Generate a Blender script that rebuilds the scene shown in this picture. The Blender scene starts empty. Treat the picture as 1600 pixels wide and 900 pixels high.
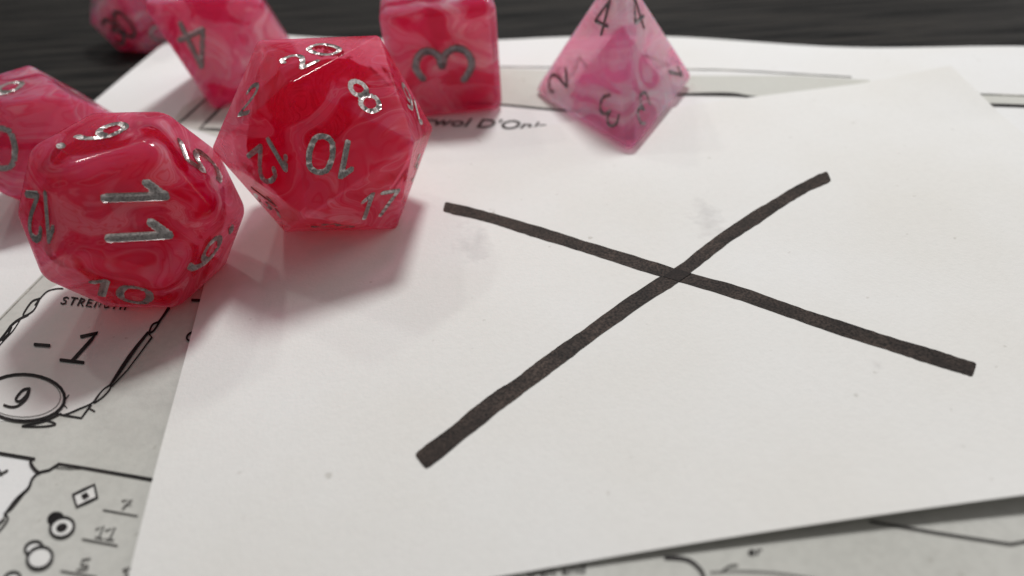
import bpy, bmesh, math, random
import numpy as np
from mathutils import Vector, Matrix

# ------------------------------------------------------------------ camera, light, exposure (1 unit = 1 cm)
C = bpy.context.scene.collection
scene = bpy.context.scene
scene.unit_settings.scale_length = 0.01
F_PX = 1155.0                       # focal length in pixels of the 1600x900 photograph
CAM_H = 4.68
UPV = Vector((-0.052, 0.772, 0.0)); UPV.z = math.sqrt(1 - UPV.dot(UPV))
fw = Vector((0, 0, -1)); YV = (fw - fw.dot(UPV) * UPV).normalized(); XV = YV.cross(UPV)
ROT = Matrix((XV, YV, UPV))         # camera axes -> world axes
cam = bpy.data.cameras.new('camera')
cam.sensor_width = 36; cam.lens = F_PX / 1600 * 36
cam.clip_start = 0.1; cam.clip_end = 500
cam.dof.use_dof = True; cam.dof.focus_distance = 7.1; cam.dof.aperture_fstop = cam.lens * 1e-3 / 0.13
cam_ob = bpy.data.objects.new('camera', cam); C.objects.link(cam_ob)
cam_ob.matrix_world = Matrix.Translation((0, 0, CAM_H)) @ ROT.to_4x4()
scene.camera = cam_ob

world = bpy.data.worlds.new('World'); scene.world = world; world.use_nodes = True
bg = world.node_tree.nodes['Background']
bg.inputs['Color'].default_value = (1.0, 0.98, 0.955, 1); bg.inputs['Strength'].default_value = 0.18

def area(name, loc, target, size, power, color, size_y=None, shape='DISK'):
    l = bpy.data.lights.new(name, 'AREA'); l.shape = shape; l.size = size
    if size_y: l.size_y = size_y
    l.energy = power; l.color = color
    o = bpy.data.objects.new(name, l); C.objects.link(o)
    o.location = loc
    o.rotation_euler = (Vector(target) - Vector(loc)).to_track_quat('-Z', 'Y').to_euler()
    return o
area('ceiling_lamp', (6, 30, 35), (-1, 8, 0), 7.5, 12900, (1.0, 0.995, 0.99))
area('ceiling_spot', (-34, 52, 60), (0, 8, 0), 4, 4500, (1.0, 0.97, 0.93))
area('ceiling_spot', (-22, 66, 62), (0, 8, 0), 4, 4500, (1.0, 0.97, 0.93))
area('window_light', (60, 48, 34), (0, 8, 0), 36, 11500, (1.0, 0.975, 0.95), 50, 'RECTANGLE')

vs = scene.view_settings
scene.display_settings.display_device = 'sRGB'
vs.view_transform = 'Standard'; vs.look = 'None'; vs.exposure = 0.0; vs.gamma = 1.0; vs.use_curve_mapping = False
scene.cycles.max_bounces = 12; scene.cycles.transmission_bounces = 10; scene.cycles.diffuse_bounces = 7; scene.cycles.transparent_max_bounces = 16
scene.cycles.volume_bounces = 0
scene.cycles.sample_clamp_indirect = 6.0
scene.cycles.blur_glossy = 0.5

# ------------------------------------------------------------------ helpers
def un(px, py, z=0.0):
    d = ROT @ Vector(((px - 800) / F_PX, -(py - 450) / F_PX, -1.0))
    t = (z - CAM_H) / d.z
    return Vector((0, 0, CAM_H)) + d * t

def link(name, mesh, parent=None, mat=None):
    o = bpy.data.objects.new(name, mesh); C.objects.link(o)
    if mat: mesh.materials.append(mat)
    if parent: o.parent = parent
    return o

def mesh_from(name, verts, faces, smooth=False):
    me = bpy.data.meshes.new(name); me.from_pydata([tuple(v) for v in verts], [], [tuple(f) for f in faces]); me.update()
    if smooth:
        for p in me.polygons: p.use_smooth = True
    return me

def tag(o, label=None, cat=None, group=None, kind=None):
    if label: o['label'] = label
    if cat: o['category'] = cat
    if group: o['group'] = group
    if kind: o['kind'] = kind

# ------------------------------------------------------------------ materials
def mat_new(name):
    m = bpy.data.materials.new(name); m.use_nodes = True
    nt = m.node_tree; b = nt.nodes['Principled BSDF']
    return m, nt, b

def node(nt, t, **kw):
    n = nt.nodes.new(t)
    for k, v in kw.items():
        if hasattr(n, k): setattr(n, k, v)
        else: n.inputs[k].default_value = v
    return n

def ramp(nt, fac, stops, interp='LINEAR'):
    r = nt.nodes.new('ShaderNodeValToRGB'); r.color_ramp.interpolation = interp
    while len(r.color_ramp.elements) < len(stops): r.color_ramp.elements.new(0.5)
    for e, (p, c) in zip(r.color_ramp.elements, stops):
        e.position = p; e.color = (*c, 1) if len(c) == 3 else c
    nt.links.new(fac, r.inputs['Fac'])
    return r

def mix(nt, a, b, fac, mode='MIX'):
    m = nt.nodes.new('ShaderNodeMix'); m.data_type = 'RGBA'; m.blend_type = mode
    for sock, val in ((m.inputs['Factor'], fac), (m.inputs['A'], a), (m.inputs['B'], b)):
        if hasattr(val, 'is_linked') or isinstance(val, bpy.types.NodeSocket): nt.links.new(val, sock)
        elif isinstance(val, (int, float)): sock.default_value = val
        else: sock.default_value = (*val, 1)
    return m.outputs['Result']

def paper_mat(name, col, var=0.03, warm=(0.80, 0.78, 0.74), bump=0.25):
    m, nt, b = mat_new(name); L = nt.links
    g = node(nt, 'ShaderNodeNewGeometry')
    n1 = node(nt, 'ShaderNodeTexNoise'); n1.inputs['Scale'].default_value = 0.55; n1.inputs['Detail'].default_value = 3
    L.new(g.outputs['Position'], n1.inputs['Vector'])
    n2 = node(nt, 'ShaderNodeTexNoise'); n2.inputs['Scale'].default_value = 14; n2.inputs['Detail'].default_value = 5
    L.new(g.outputs['Position'], n2.inputs['Vector'])
    dark = tuple(c * (1 - var * 2.2) for c in col)
    r1 = ramp(nt, n1.outputs['Fac'], [(0.3, tuple(a * 0.5 + w * 0.5 * (a / 0.8) for a, w in zip(dark, warm))), (0.7, col)])
    r2 = ramp(nt, n2.outputs['Fac'], [(0.35, (1 - var, 1 - var, 1 - var)), (0.6, (1, 1, 1))])
    c = mix(nt, r1.outputs['Color'], r2.outputs['Color'], 1.0, 'MULTIPLY')
    # sparse specks
    v = node(nt, 'ShaderNodeTexNoise'); v.inputs['Scale'].default_value = 9; v.inputs['Detail'].default_value = 1
    L.new(g.outputs['Position'], v.inputs['Vector'])
    r3 = ramp(nt, v.outputs['Fac'], [(0.76, (1, 1, 1)), (0.82, (0.8, 0.79, 0.77))])
    c = mix(nt, c, r3.outputs['Color'], 1.0, 'MULTIPLY')
    L.new(c, b.inputs['Base Color'])
    b.inputs['Roughness'].default_value = 0.75; b.inputs['Specular IOR Level'].default_value = 0.25
    bp = node(nt, 'ShaderNodeBump'); bp.inputs['Strength'].default_value = bump; bp.inputs['Distance'].default_value = 0.01
    n3 = node(nt, 'ShaderNodeTexNoise'); n3.inputs['Scale'].default_value = 30; n3.inputs['Detail'].default_value = 6
    L.new(g.outputs['Position'], n3.inputs['Vector']); L.new(n3.outputs['Fac'], bp.inputs['Height']); L.new(bp.outputs['Normal'], b.inputs['Normal'])
    return m, nt, b, c

M_NOTE, nt_, b_, c_ = paper_mat('note_paper', (0.80, 0.795, 0.78), 0.02)
# graphite smudges on the note
g = node(nt_, 'ShaderNodeNewGeometry'); smc = c_
for (px, py, rx, ry) in ((745, 385, .30, .5), (1105, 345, .25, .6), (1370, 578, .05, .08)):
    w = un(px, py, 0.03)
    mp = node(nt_, 'ShaderNodeMapping'); mp.inputs['Location'].default_value = (-w.x / rx, -w.y / ry, 0); mp.inputs['Scale'].default_value = (1 / rx, 1 / ry, 0)
    nt_.links.new(g.outputs['Position'], mp.inputs['Vector'])
    ln = node(nt_, 'ShaderNodeVectorMath', operation='LENGTH'); nt_.links.new(mp.outputs['Vector'], ln.inputs[0])
    ns = node(nt_, 'ShaderNodeTexNoise'); ns.inputs['Scale'].default_value = 7; ns.inputs['Detail'].default_value = 4
    nt_.links.new(g.outputs['Position'], ns.inputs['Vector'])
    ad = node(nt_, 'ShaderNodeMath', operation='MULTIPLY_ADD'); nt_.links.new(ns.outputs['Fac'], ad.inputs[0]); ad.inputs[1].default_value = 2.2; nt_.links.new(ln.outputs['Value'], ad.inputs[2])
    rr = ramp(nt_, ad.outputs[0], [(0.0, (0.86, 0.855, 0.86)), (0.98, (0.9, 0.895, 0.9)), (1.0, (1, 1, 1))])
    ad2 = node(nt_, 'ShaderNodeMapRange'); nt_.links.new(ad.outputs[0], ad2.inputs['Value']); ad2.inputs['From Min'].default_value = 1.0; ad2.inputs['From Max'].default_value = 1.9
    rr.color_ramp.elements[1].position = 0.3
    nt_.links.new(ad2.outputs['Result'], rr.inputs['Fac'])
    smc = mix(nt_, smc, rr.outputs['Color'], 1.0, 'MULTIPLY')
nt_.links.new(smc, b_.inputs['Base Color'])
M_SHEET, *_ = paper_mat('sheet_paper', (0.80, 0.80, 0.80), 0.015)
M_GREY, *_ = paper_mat('printed_grey', (0.62, 0.615, 0.58), 0.07, (0.8, 0.8, 0.76))
M_BAND, *_ = paper_mat('printed_band', (0.60, 0.60, 0.56), 0.03)
M_BOX, *_ = paper_mat('printed_white', (0.78, 0.775, 0.76), 0.02)

def ink_mat(name, col, grain=0.3, rough=0.6):
    m, nt, b = mat_new(name); L = nt.links
    g = node(nt, 'ShaderNodeNewGeometry')
    n = node(nt, 'ShaderNodeTexNoise'); n.inputs['Scale'].default_value = 45; n.inputs['Detail'].default_value = 4
    L.new(g.outputs['Position'], n.inputs['Vector'])
    r = ramp(nt, n.outputs['Fac'], [(0.35, tuple(c * (1 - grain) for c in col)), (0.68, tuple(min(1, c * (1 + grain * 2)) for c in col))])
    n2 = node(nt, 'ShaderNodeTexNoise'); n2.inputs['Scale'].default_value = 3; n2.inputs['Detail'].default_value = 2
    L.new(g.outputs['Position'], n2.inputs['Vector'])
    r2 = ramp(nt, n2.outputs['Fac'], [(0.35, (0.62, 0.62, 0.62)), (0.65, (1.4, 1.35, 1.3))])
    L.new(mix(nt, r.outputs['Color'], r2.outputs['Color'], 1.0, 'MULTIPLY'), b.inputs['Base Color'])
    b.inputs['Roughness'].default_value = rough; b.inputs['Specular IOR Level'].default_value = 0.12
    return m
M_MARKER = ink_mat('marker_ink', (0.027, 0.020, 0.017), 0.7)
M_MARKER2 = ink_mat('marker_ink_overlap', (0.013, 0.009, 0.008), 0.4)
M_INK = ink_mat('print_ink', (0.018, 0.016, 0.017), 0.2)
M_GINK = ink_mat('grey_print_ink', (0.07, 0.068, 0.066), 0.2)
M_LINK = ink_mat('light_print_ink', (0.30, 0.30, 0.28), 0.2)

def wood_mat():
    m, nt, b = mat_new('dark_wood'); L = nt.links
    g = node(nt, 'ShaderNodeNewGeometry')
    mp = node(nt, 'ShaderNodeMapping'); mp.inputs['Scale'].default_value = (0.30, 5.5, 1); mp.inputs['Rotation'].default_value = (0, 0, 0.05)
    L.new(g.outputs['Position'], mp.inputs['Vector'])
    n = node(nt, 'ShaderNodeTexNoise'); n.inputs['Scale'].default_value = 1.3; n.inputs['Detail'].default_value = 7; n.inputs['Roughness'].default_value = 0.62; n.inputs['Distortion'].default_value = 0.5
    L.new(mp.outputs['Vector'], n.inputs['Vector'])
    n2 = node(nt, 'ShaderNodeTexNoise'); n2.inputs['Scale'].default_value = 0.12; n2.inputs['Detail'].default_value = 2
    L.new(g.outputs['Position'], n2.inputs['Vector'])
    r = ramp(nt, n.outputs['Fac'], [(0.38, (0.001, 0.001, 0.001)), (0.45, (0.007, 0.0065, 0.006)), (0.62, (0.021, 0.018, 0.015))])
    L.new(r.outputs['Color'], b.inputs['Base Color'])
    rr = ramp(nt, n.outputs['Fac'], [(0.35, (0.8, 0.8, 0.8)), (0.6, (0.5, 0.5, 0.5))])
    L.new(rr.outputs['Color'], b.inputs['Roughness']); b.inputs['Specular IOR Level'].default_value = 0.13
    bp = node(nt, 'ShaderNodeBump'); bp.inputs['Strength'].default_value = 0.8; bp.inputs['Distance'].default_value = 0.03
    L.new(n.outputs['Fac'], bp.inputs['Height']); L.new(bp.outputs['Normal'], b.inputs['Normal'])
    return m
M_WOOD = wood_mat()

def swirl_nodes(nt, seed, swirl, scale):
    L = nt.links
    tc = node(nt, 'ShaderNodeTexCoord')
    mp = node(nt, 'ShaderNodeMapping'); mp.inputs['Location'].default_value = (seed * 3.7, seed * 1.9, seed * 5.3)
    mp.inputs['Scale'].default_value = (1.0, 0.75, 1.35)
    L.new(tc.outputs['Object'], mp.inputs['Vector'])
    warp = node(nt, 'ShaderNodeTexNoise'); warp.inputs['Scale'].default_value = 0.75 * scale; warp.inputs['Detail'].default_value = 1.0
    L.new(mp.outputs['Vector'], warp.inputs['Vector'])
    vm = node(nt, 'ShaderNodeVectorMath', operation='MULTIPLY_ADD'); L.new(warp.outputs['Color'], vm.inputs[0]); vm.inputs[1].default_value = (2.4 * swirl,) * 3; L.new(mp.outputs['Vector'], vm.inputs[2])
    n = node(nt, 'ShaderNodeTexNoise'); n.inputs['Scale'].default_value = 0.95 * scale; n.inputs['Detail'].default_value = 3.0; n.inputs['Roughness'].default_value = 0.45; n.inputs['Distortion'].default_value = 1.2
    L.new(vm.outputs[0], n.inputs['Vector'])
    return tc, n

def striate(nt, col, n, tc, dark, amount, freq=42.0):
    """fine bands that follow the ink swirls"""
    L = nt.links
    a = node(nt, 'ShaderNodeMath', operation='MULTIPLY'); L.new(n.outputs['Fac'], a.inputs[0]); a.inputs[1].default_value = freq
    nb = node(nt, 'ShaderNodeTexNoise'); nb.inputs['Scale'].default_value = 1.7; L.new(tc.outputs['Object'], nb.inputs['Vector'])
    a2 = node(nt, 'ShaderNodeMath', operation='MULTIPLY_ADD'); L.new(nb.outputs['Fac'], a2.inputs[0]); a2.inputs[1].default_value = 6.0; L.new(a.outputs[0], a2.inputs[2])
    sn = node(nt, 'ShaderNodeMath', operation='SINE'); L.new(a2.outputs[0], sn.inputs[0])
    r1 = ramp(nt, sn.outputs[0], [(0.1, (0, 0, 0)), (0.95, (amount,) * 3)])
    r2 = ramp(nt, nb.outputs['Fac'], [(0.35, (0.25,) * 3), (0.62, (1,) * 3)])
    f = mix(nt, r1.outputs['Color'], r2.outputs['Color'], 1.0, 'MULTIPLY')
    return mix(nt, col, dark, f)

def resin_mat(name, seed, milky, tint, veil, mid, red, dens=0.55, swirl=1.0, scale=1.0):
    """(shell, core): clear tinted resin with a thin milky veil, and the clouded ink mass cast inside it"""
    m, nt, b = mat_new(name); L = nt.links
    out = nt.nodes['Material Output']
    tc, n = swirl_nodes(nt, seed, swirl, scale)
    va = node(nt, 'ShaderNodeVolumeAbsorption'); va.inputs['Color'].default_value = (*tint, 1); va.inputs['Density'].default_value = dens
    L.new(va.outputs[0], out.inputs['Volume'])
    b.inputs['Base Color'].default_value = (1.0, 0.96, 0.965, 1)
    b.inputs['Transmission Weight'].default_value = 1.0; b.inputs['Roughness'].default_value = 0.10; b.inputs['IOR'].default_value = 1.42
    s = node(nt, 'ShaderNodeBsdfPrincipled')
    col = ramp(nt, n.outputs['Fac'], [(0.36, veil), (0.44, mid), (0.49, mid), (0.505, tuple(v * .5 + w * .5 for v, w in zip(mid, veil))), (0.52, mid), (0.58, red), (0.70, red)])
    L.new(striate(nt, col.outputs['Color'], n, tc, red, 0.75, 130.0), s.inputs['Base Color'])
    s.inputs['IOR'].default_value = 1.45
    s.inputs['Subsurface Weight'].default_value = 1.0; s.inputs['Subsurface Radius'].default_value = (1.0, 0.10, 0.15); s.inputs['Subsurface Scale'].default_value = 1.5
    wn = node(nt, 'ShaderNodeTexNoise'); wn.inputs['Scale'].default_value = 5; wn.inputs['Detail'].default_value = 5
    L.new(tc.outputs['Object'], wn.inputs['Vector'])
    wr = ramp(nt, wn.outputs['Fac'], [(0.35, (0.09,) * 3), (0.75, (0.2,) * 3)]); L.new(wr.outputs['Color'], s.inputs['Roughness'])
    bp = node(nt, 'ShaderNodeBump'); bp.inputs['Strength'].default_value = 0.10; bp.inputs['Distance'].default_value = 0.02
    L.new(wn.outputs['Fac'], bp.inputs['Height']); L.new(bp.outputs['Normal'], s.inputs['Normal']); L.new(bp.outputs['Normal'], b.inputs['Normal'])
    ms = node(nt, 'ShaderNodeMixShader')
    mk = ramp(nt, n.outputs['Fac'], [(0.36, (min(1, milky * 1.35),) * 3), (0.52, (milky,) * 3), (0.66, (milky * 0.6,) * 3)])
    tr = node(nt, 'ShaderNodeBsdfTransparent'); tr.inputs['Color'].default_value = (1.0, 0.66, 0.78, 1)
    gl = node(nt, 'ShaderNodeMixShader'); gl.inputs[0].default_value = 0.75; L.new(b.outputs[0], gl.inputs[1]); L.new(tr.outputs[0], gl.inputs[2])
    L.new(mk.outputs['Color'], ms.inputs[0]); L.new(gl.outputs[0], ms.inputs[1])
    tl = node(nt, 'ShaderNodeBsdfTranslucent'); L.new(col.outputs['Color'], tl.inputs['Color'])
    mv = node(nt, 'ShaderNodeMixShader'); mv.inputs[0].default_value = 0.42
    L.new(s.outputs[0], mv.inputs[1]); L.new(tl.outputs[0], mv.inputs[2]); L.new(mv.outputs[0], ms.inputs[2])
    L.new(ms.outputs[0], out.inputs['Surface'])
    # core
    veil = tuple(v * .55 + w * .45 for v, w in zip(veil, mid))
    m2, nt, b = mat_new(name + '_core'); L = nt.links
    tc, n = swirl_nodes(nt, seed + 7.7, swirl * 1.1, scale * 1.35)
    col = ramp(nt, n.outputs['Fac'], [(0.29, veil), (0.36, mid), (0.43, red), (0.47, mid), (0.50, tuple(v * .4 + w * .6 for v, w in zip(mid, veil))), (0.52, mid), (0.555, red), (0.61, mid), (0.68, red)])
    cs = striate(nt, col.outputs['Color'], n, tc, tuple(c * .6 for c in red), 0.8, 160.0)
    L.new(cs, b.inputs['Base Color'])
    b.inputs['Roughness'].default_value = 0.6; b.inputs['Specular IOR Level'].default_value = 0.0
    b.inputs['Subsurface Weight'].default_value = 0.5; b.inputs['Subsurface Radius'].default_value = (0.4, 0.05, 0.08); b.inputs['Subsurface Scale'].default_value = 0.5
    tl = node(nt, 'ShaderNodeBsdfTranslucent'); L.new(cs, tl.inputs['Color'])
    mx = node(nt, 'ShaderNodeMixShader'); mx.inputs[0].default_value = 0.8
    L.new(b.outputs[0], mx.inputs[1]); L.new(tl.outputs[0], mx.inputs[2]); tp = node(nt, 'ShaderNodeBsdfTransparent'); tp.inputs['Color'].default_value = (1.0, max(.14, veil[1] * .55), max(.32, veil[2] * .9), 1)
    m3 = node(nt, 'ShaderNodeMixShader'); m3.inputs[0].default_value = 0.38
    L.new(mx.outputs[0], m3.inputs[1]); L.new(tp.outputs[0], m3.inputs[2]); L.new(m3.outputs[0], nt.nodes['Material Output'].inputs['Surface'])
    return m, m2

def silver_mat(name, c0, c1, rough):
    m, nt, b = mat_new(name); L = nt.links
    tc = node(nt, 'ShaderNodeTexCoord')
    n = node(nt, 'ShaderNodeTexNoise'); n.inputs['Scale'].default_value = 48; n.inputs['Detail'].default_value = 3
    L.new(tc.outputs['Object'], n.inputs['Vector'])
    r = ramp(nt, n.outputs['Fac'], [(0.36, c0), (0.62, c1)])
    L.new(r.outputs['Color'], b.inputs['Base Color'])
    b.inputs['Metallic'].default_value = 0.75; b.inputs['Roughness'].default_value = rough
    bp = node(nt, 'ShaderNodeBump'); bp.inputs['Strength'].default_value = 0.22; bp.inputs['Distance'].default_value = 0.01
    L.new(n.outputs['Fac'], bp.inputs['Height']); L.new(bp.outputs['Normal'], b.inputs['Normal'])
    return m
M_SILVER = silver_mat('silver_paint', (0.27, 0.24, 0.235), (0.52, 0.48, 0.47), 0.33)
M_DULL = silver_mat('dull_silver_paint', (0.13, 0.11, 0.12), (0.32, 0.29, 0.30), 0.42)

# ------------------------------------------------------------------ table, sheet, note
tb = bmesh.new()
bmesh.ops.create_grid(tb, x_segments=4, y_segments=4, size=75)
r_ = bmesh.ops.extrude_face_region(tb, geom=tb.faces[:])
for v in r_['geom']:
    if isinstance(v, bmesh.types.BMVert): v.co.z -= 2.5
bmesh.ops.recalc_face_normals(tb, faces=tb.faces[:])
me = bpy.data.meshes.new('table_top'); tb.to_mesh(me); tb.free()
table = link('table_top', me, None, M_WOOD); table.location = (0, 30, 0)
tag(table, 'dark wood grain table surface under the papers', None, None, 'structure')

def sheet_z(x, y):
    z = 0.045 + 0.018 * math.sin(x * 0.9 + 0.4) * math.sin(y * 0.55 + 1.0)
    # the far edge waves up a little
    e = max(0.0, (y - 9.2) / 4.0)
    z += 0.05 * e * (1 + math.sin(x * 0.75 + 0.8))
    return max(z, 0.02)

def sheet_at(px, py, dz=0.0):
    z = 0.045
    for _ in range(6):
        p = un(px, py, z + dz); z = sheet_z(p.x, p.y)
    return un(px, py, z + dz)

def slab(name, grid, nx, ny, thick, mat, parent=None):
    """grid[j][i] top surface points -> closed thin sheet"""
    verts = []; faces = []
    for layer in (0, 1):
        for j in range(ny + 1):
            for i in range(nx + 1):
                p = grid[j][i]; verts.append((p[0], p[1], p[2] - layer * thick))
    n1 = (nx + 1) * (ny + 1); I = lambda i, j, l=0: l * n1 + j * (nx + 1) + i
    for j in range(ny):
        for i in range(nx):
            faces.append((I(i, j), I(i + 1, j), I(i + 1, j + 1), I(i, j + 1)))
            faces.append((I(i, j, 1), I(i, j + 1, 1), I(i + 1, j + 1, 1), I(i + 1, j, 1)))
    for i in range(nx):
        faces.append((I(i, 0), I(i, 0, 1), I(i + 1, 0, 1), I(i + 1, 0)))
        faces.append((I(i, ny), I(i + 1, ny), I(i + 1, ny, 1), I(i, ny, 1)))
    for j in range(ny):
        faces.append((I(0, j), I(0, j + 1), I(0, j + 1, 1), I(0, j, 1)))
        faces.append((I(nx, j), I(nx, j, 1), I(nx, j + 1, 1), I(nx, j + 1)))
    me = mesh_from(name, verts, faces, True)
    me.set_sharp_from_angle(angle=math.radians(50))
    return link(name, me, parent, mat)

def lerp(a, b, t): return tuple(x + (y - x) * t for x, y in zip(a, b))
def polyat(pts, t):
    t = max(0, min(0.99999, t)) * (len(pts) - 1); i = int(t); return lerp(pts[i], pts[i + 1], t - i)
def crom(pts, n=8, closed=False):
    out = []; m = len(pts)
    rng = range(m) if closed else range(m - 1)
    for i in rng:
        if closed: p0, p1, p2, p3 = (pts[(i + k) % m] for k in (-1, 0, 1, 2))
        else: p0, p1, p2, p3 = pts[max(i - 1, 0)], pts[i], pts[i + 1], pts[min(i + 2, m - 1)]
        for s in range(n):
            t = s / n
            out.append(tuple(0.5 * (2 * b + (c - a) * t + (2 * a - 5 * b + 4 * c - d) * t * t + (3 * b - a - 3 * c + d) * t ** 3) for a, b, c, d in zip(p0, p1, p2, p3)))
    if not closed: out.append(tuple(pts[-1]))
    return out

# character sheet: back edge, left edge and the parts outside the frame
sheet = bpy.data.objects.new('character_sheet', None); C.objects.link(sheet)
tag(sheet, 'grey and white printed character sheet on the dark table, under the note', 'character sheet')
back = [(-5.62, 13.85), (-3.6, 13.1), (-1.6, 12.55), (-0.1, 12.08), (2.98, 11.76), (5.6, 10.95), (7.9, 10.49), (10.2, 9.8)]
back = crom(back, 6)
left = [(-8.35, -3.0), (-6.95, 6.0), (-6.10, 11.0), (-5.84, 12.47), (-5.62, 13.85)]
NX, NY = 64, 64
grid = []
for j in range(NY + 1):
    row = []
    for i in range(NX + 1):
        u, v = i / NX, j / NY
        bk = polyat(back, u); yl = polyat(crom(left, 6), v)
        fl = lerp((-8.35, -3.0), (8.6, -5.0), u)
        p = lerp(fl, bk, v)
        off = (yl[0] - lerp((-8.35, -3.0), (-5.62, 13.85), v)[0], yl[1] - lerp((-8.35, -3.0), (-5.62, 13.85), v)[1])
        x = p[0] + off[0] * (1 - u); y = p[1] + off[1] * (1 - u)
        row.append((x, y, sheet_z(x, y)))
    grid.append(row)
slab('sheet_paper', grid, NX, NY, 0.012, M_SHEET, sheet)

# note
NA, NB = (-3.42, 8.49), (6.38, 9.78)            # far corners
NCL, NCR = (-2.70, 2.33), (6.40, 3.05)          # near corners
def note_xy(u, v):
    f = lerp(NCL, NCR, u); b = lerp(NA, NB, u)
    x, y = lerp(f, b, v)
    # the near edge bows slightly
    y += (1 - v) ** 3 * 0.10 * math.sin(math.pi * u)
    return x, y
def note_lift(u, v):
    k = max(0.0, 1 - v * 2.6)
    z = 0.017 + 0.02 * (1 - u) ** 6 * (0.5 + 0.5 * math.sin(v * 9)) + 0.30 * max(0.0, u - 0.28) ** 1.3 * k ** 2          # near right edge curls off the sheet
    z += 0.10 * max(0, u - 0.86) / 0.14 * max(0, v - 0.8) / 0.2     # far right corner
    z += 0.014 * math.sin(u * 5 + 1) * math.sin(v * 4) + 0.006 * math.sin(u * 11 + v * 7) * math.sin(v * 9 - u * 3)
    return z
NX, NY = 70, 50
grid = []
for j in range(NY + 1):
    row = []
    for i in range(NX + 1):
        u, v = i / NX, j / NY
        x, y = note_xy(u, v); row.append((x, y, sheet_z(x, y) + 0.012 + note_lift(u, v)))
    grid.append(row)
NG = grid
note = bpy.data.objects.new('paper_note', None); C.objects.link(note)
tag(note, 'white paper note marked with a large black cross', 'note')
slab('note_paper', grid, NX, NY, 0.011, M_NOTE, note)
from mathutils.bvhtree import BVHTree
_v = [Vector(p) for r in NG for p in r]
_f = [(j * (NX + 1) + i, j * (NX + 1) + i + 1, (j + 1) * (NX + 1) + i + 1, (j + 1) * (NX + 1) + i) for j in range(NY) for i in range(NX)]
NBVH = BVHTree.FromPolygons(_v, _f)
def note_at(px, py, dz=0.0):
    d = (ROT @ Vector(((px - 800) / F_PX, -(py - 450) / F_PX, -1.0))).normalized()
    hit = NBVH.ray_cast(Vector((0, 0, CAM_H)), d)[0]
    if hit is None: return sheet_at(px, py, dz)
    return hit + Vector((0, 0, dz))

# ------------------------------------------------------------------ print and pen strokes (ribbons of ink on the paper)
INK = [0]
def ribbon(name, pts, width, mat, parent, at=sheet_at, closed=False, smooth=False, dz=0.007, n=6, round_ends=True, rough=0.0, seed=0, cap=0.7):
    if smooth: pts = crom(pts, n, closed)
    pts = [np.array(p[:2], float) for p in pts]
    if not smooth:  # subdivide long runs so that they follow the paper
        q = []
        m = len(pts)
        for i in range(m if closed else m - 1):
            a, b = pts[i], pts[(i + 1) % m]; k = max(1, int(np.linalg.norm(b - a) / 14))
            for s in range(k): q.append(a + (b - a) * s / k)
        if not closed: q.append(pts[-1])
        pts = q
    m = len(pts); rnd = random.Random(seed + 5)
    W = width if callable(width) else (lambda t: width)
    L, R = [], []
    for i in range(m):
        a = pts[(i - 1) % m] if (closed or i > 0) else pts[i]; b = pts[(i + 1) % m] if (closed or i < m - 1) else pts[i]
        t = b - a; t = t / (np.linalg.norm(t) + 1e-9); nrm = np.array([-t[1], t[0]])
        w = W(i / max(1, m - 1)) / 2
        L.append(pts[i] + nrm * (w + rnd.uniform(-1, 1) * rough)); R.append(pts[i] - nrm * (w + rnd.uniform(-1, 1) * rough))
    INK[0] = (INK[0] + 1) % 12; z = dz + 0.00035 * INK[0]
    verts = [at(*p, z) for p in L] + [at(*p, z) for p in R]
    faces = [(i, i + 1, m + i + 1, m + i) for i in range(m - 1)]
    if closed: faces.append((m - 1, 0, m, 2 * m - 1))
    elif round_ends:
        for end in (0, m - 1):
            t = pts[0] - pts[1] if end == 0 else pts[-1] - pts[-2]
            t = t / (np.linalg.norm(t) + 1e-9); w = W(0 if end == 0 else 1) / 2
            idx = [end, ]
            base = len(verts)
            A_, B_ = L[end] - pts[end], R[end] - pts[end]
            for k in range(1, 5):
                a = math.pi * k / 5
                ca, sa = math.cos(a), math.sin(a); ca = math.copysign(abs(ca) ** .45, ca); sa = sa ** .45
                verts.append(at(*(pts[end] + A_ * ca + t * w * cap * sa), z))
            faces.append((end, base, base + 1, base + 2, base + 3, m + end))
    me = mesh_from(name, verts, faces)
    o = link(name, me, parent, mat)
    return o

def patch(name, pts, mat, parent, at=sheet_at, dz=0.003, step=22):
    """a filled printed area"""
    bm = bmesh.new()
    q = []
    m = len(pts)
    for i in range(m):
        a, b = np.array(pts[i], float), np.array(pts[(i + 1) % m], float); k = max(1, int(np.linalg.norm(b - a) / step))
        for s in range(k): q.append(a + (b - a) * s / k)
    vs_ = [bm.verts.new((p[0], p[1], 0)) for p in q]
    bm.faces.new(vs_)
    bmesh.ops.triangulate(bm, faces=bm.faces[:])
    xs = [p[0] for p in q]; ys = [p[1] for p in q]
    for ax, lo, hi in ((0, min(xs), max(xs)), (1, min(ys), max(ys))):
        c = lo + step
        while c < hi:
            co = (c, 0, 0) if ax == 0 else (0, c, 0); no = (1, 0, 0) if ax == 0 else (0, 1, 0)
            bmesh.ops.bisect_plane(bm, geom=bm.verts[:] + bm.edges[:] + bm.faces[:], plane_co=co, plane_no=no)
            c += step
    bmesh.ops.triangulate(bm, faces=bm.faces[:])
    for v in bm.verts: v.co = at(v.co.x, v.co.y, dz)
    bmesh.ops.recalc_face_normals(bm, faces=bm.faces[:])
    for f_ in bm.faces:
        if f_.normal.z < 0: f_.normal_flip()
    me = bpy.data.meshes.new(name); bm.to_mesh(me); bm.free()
    return link(name, me, parent, mat)

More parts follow.
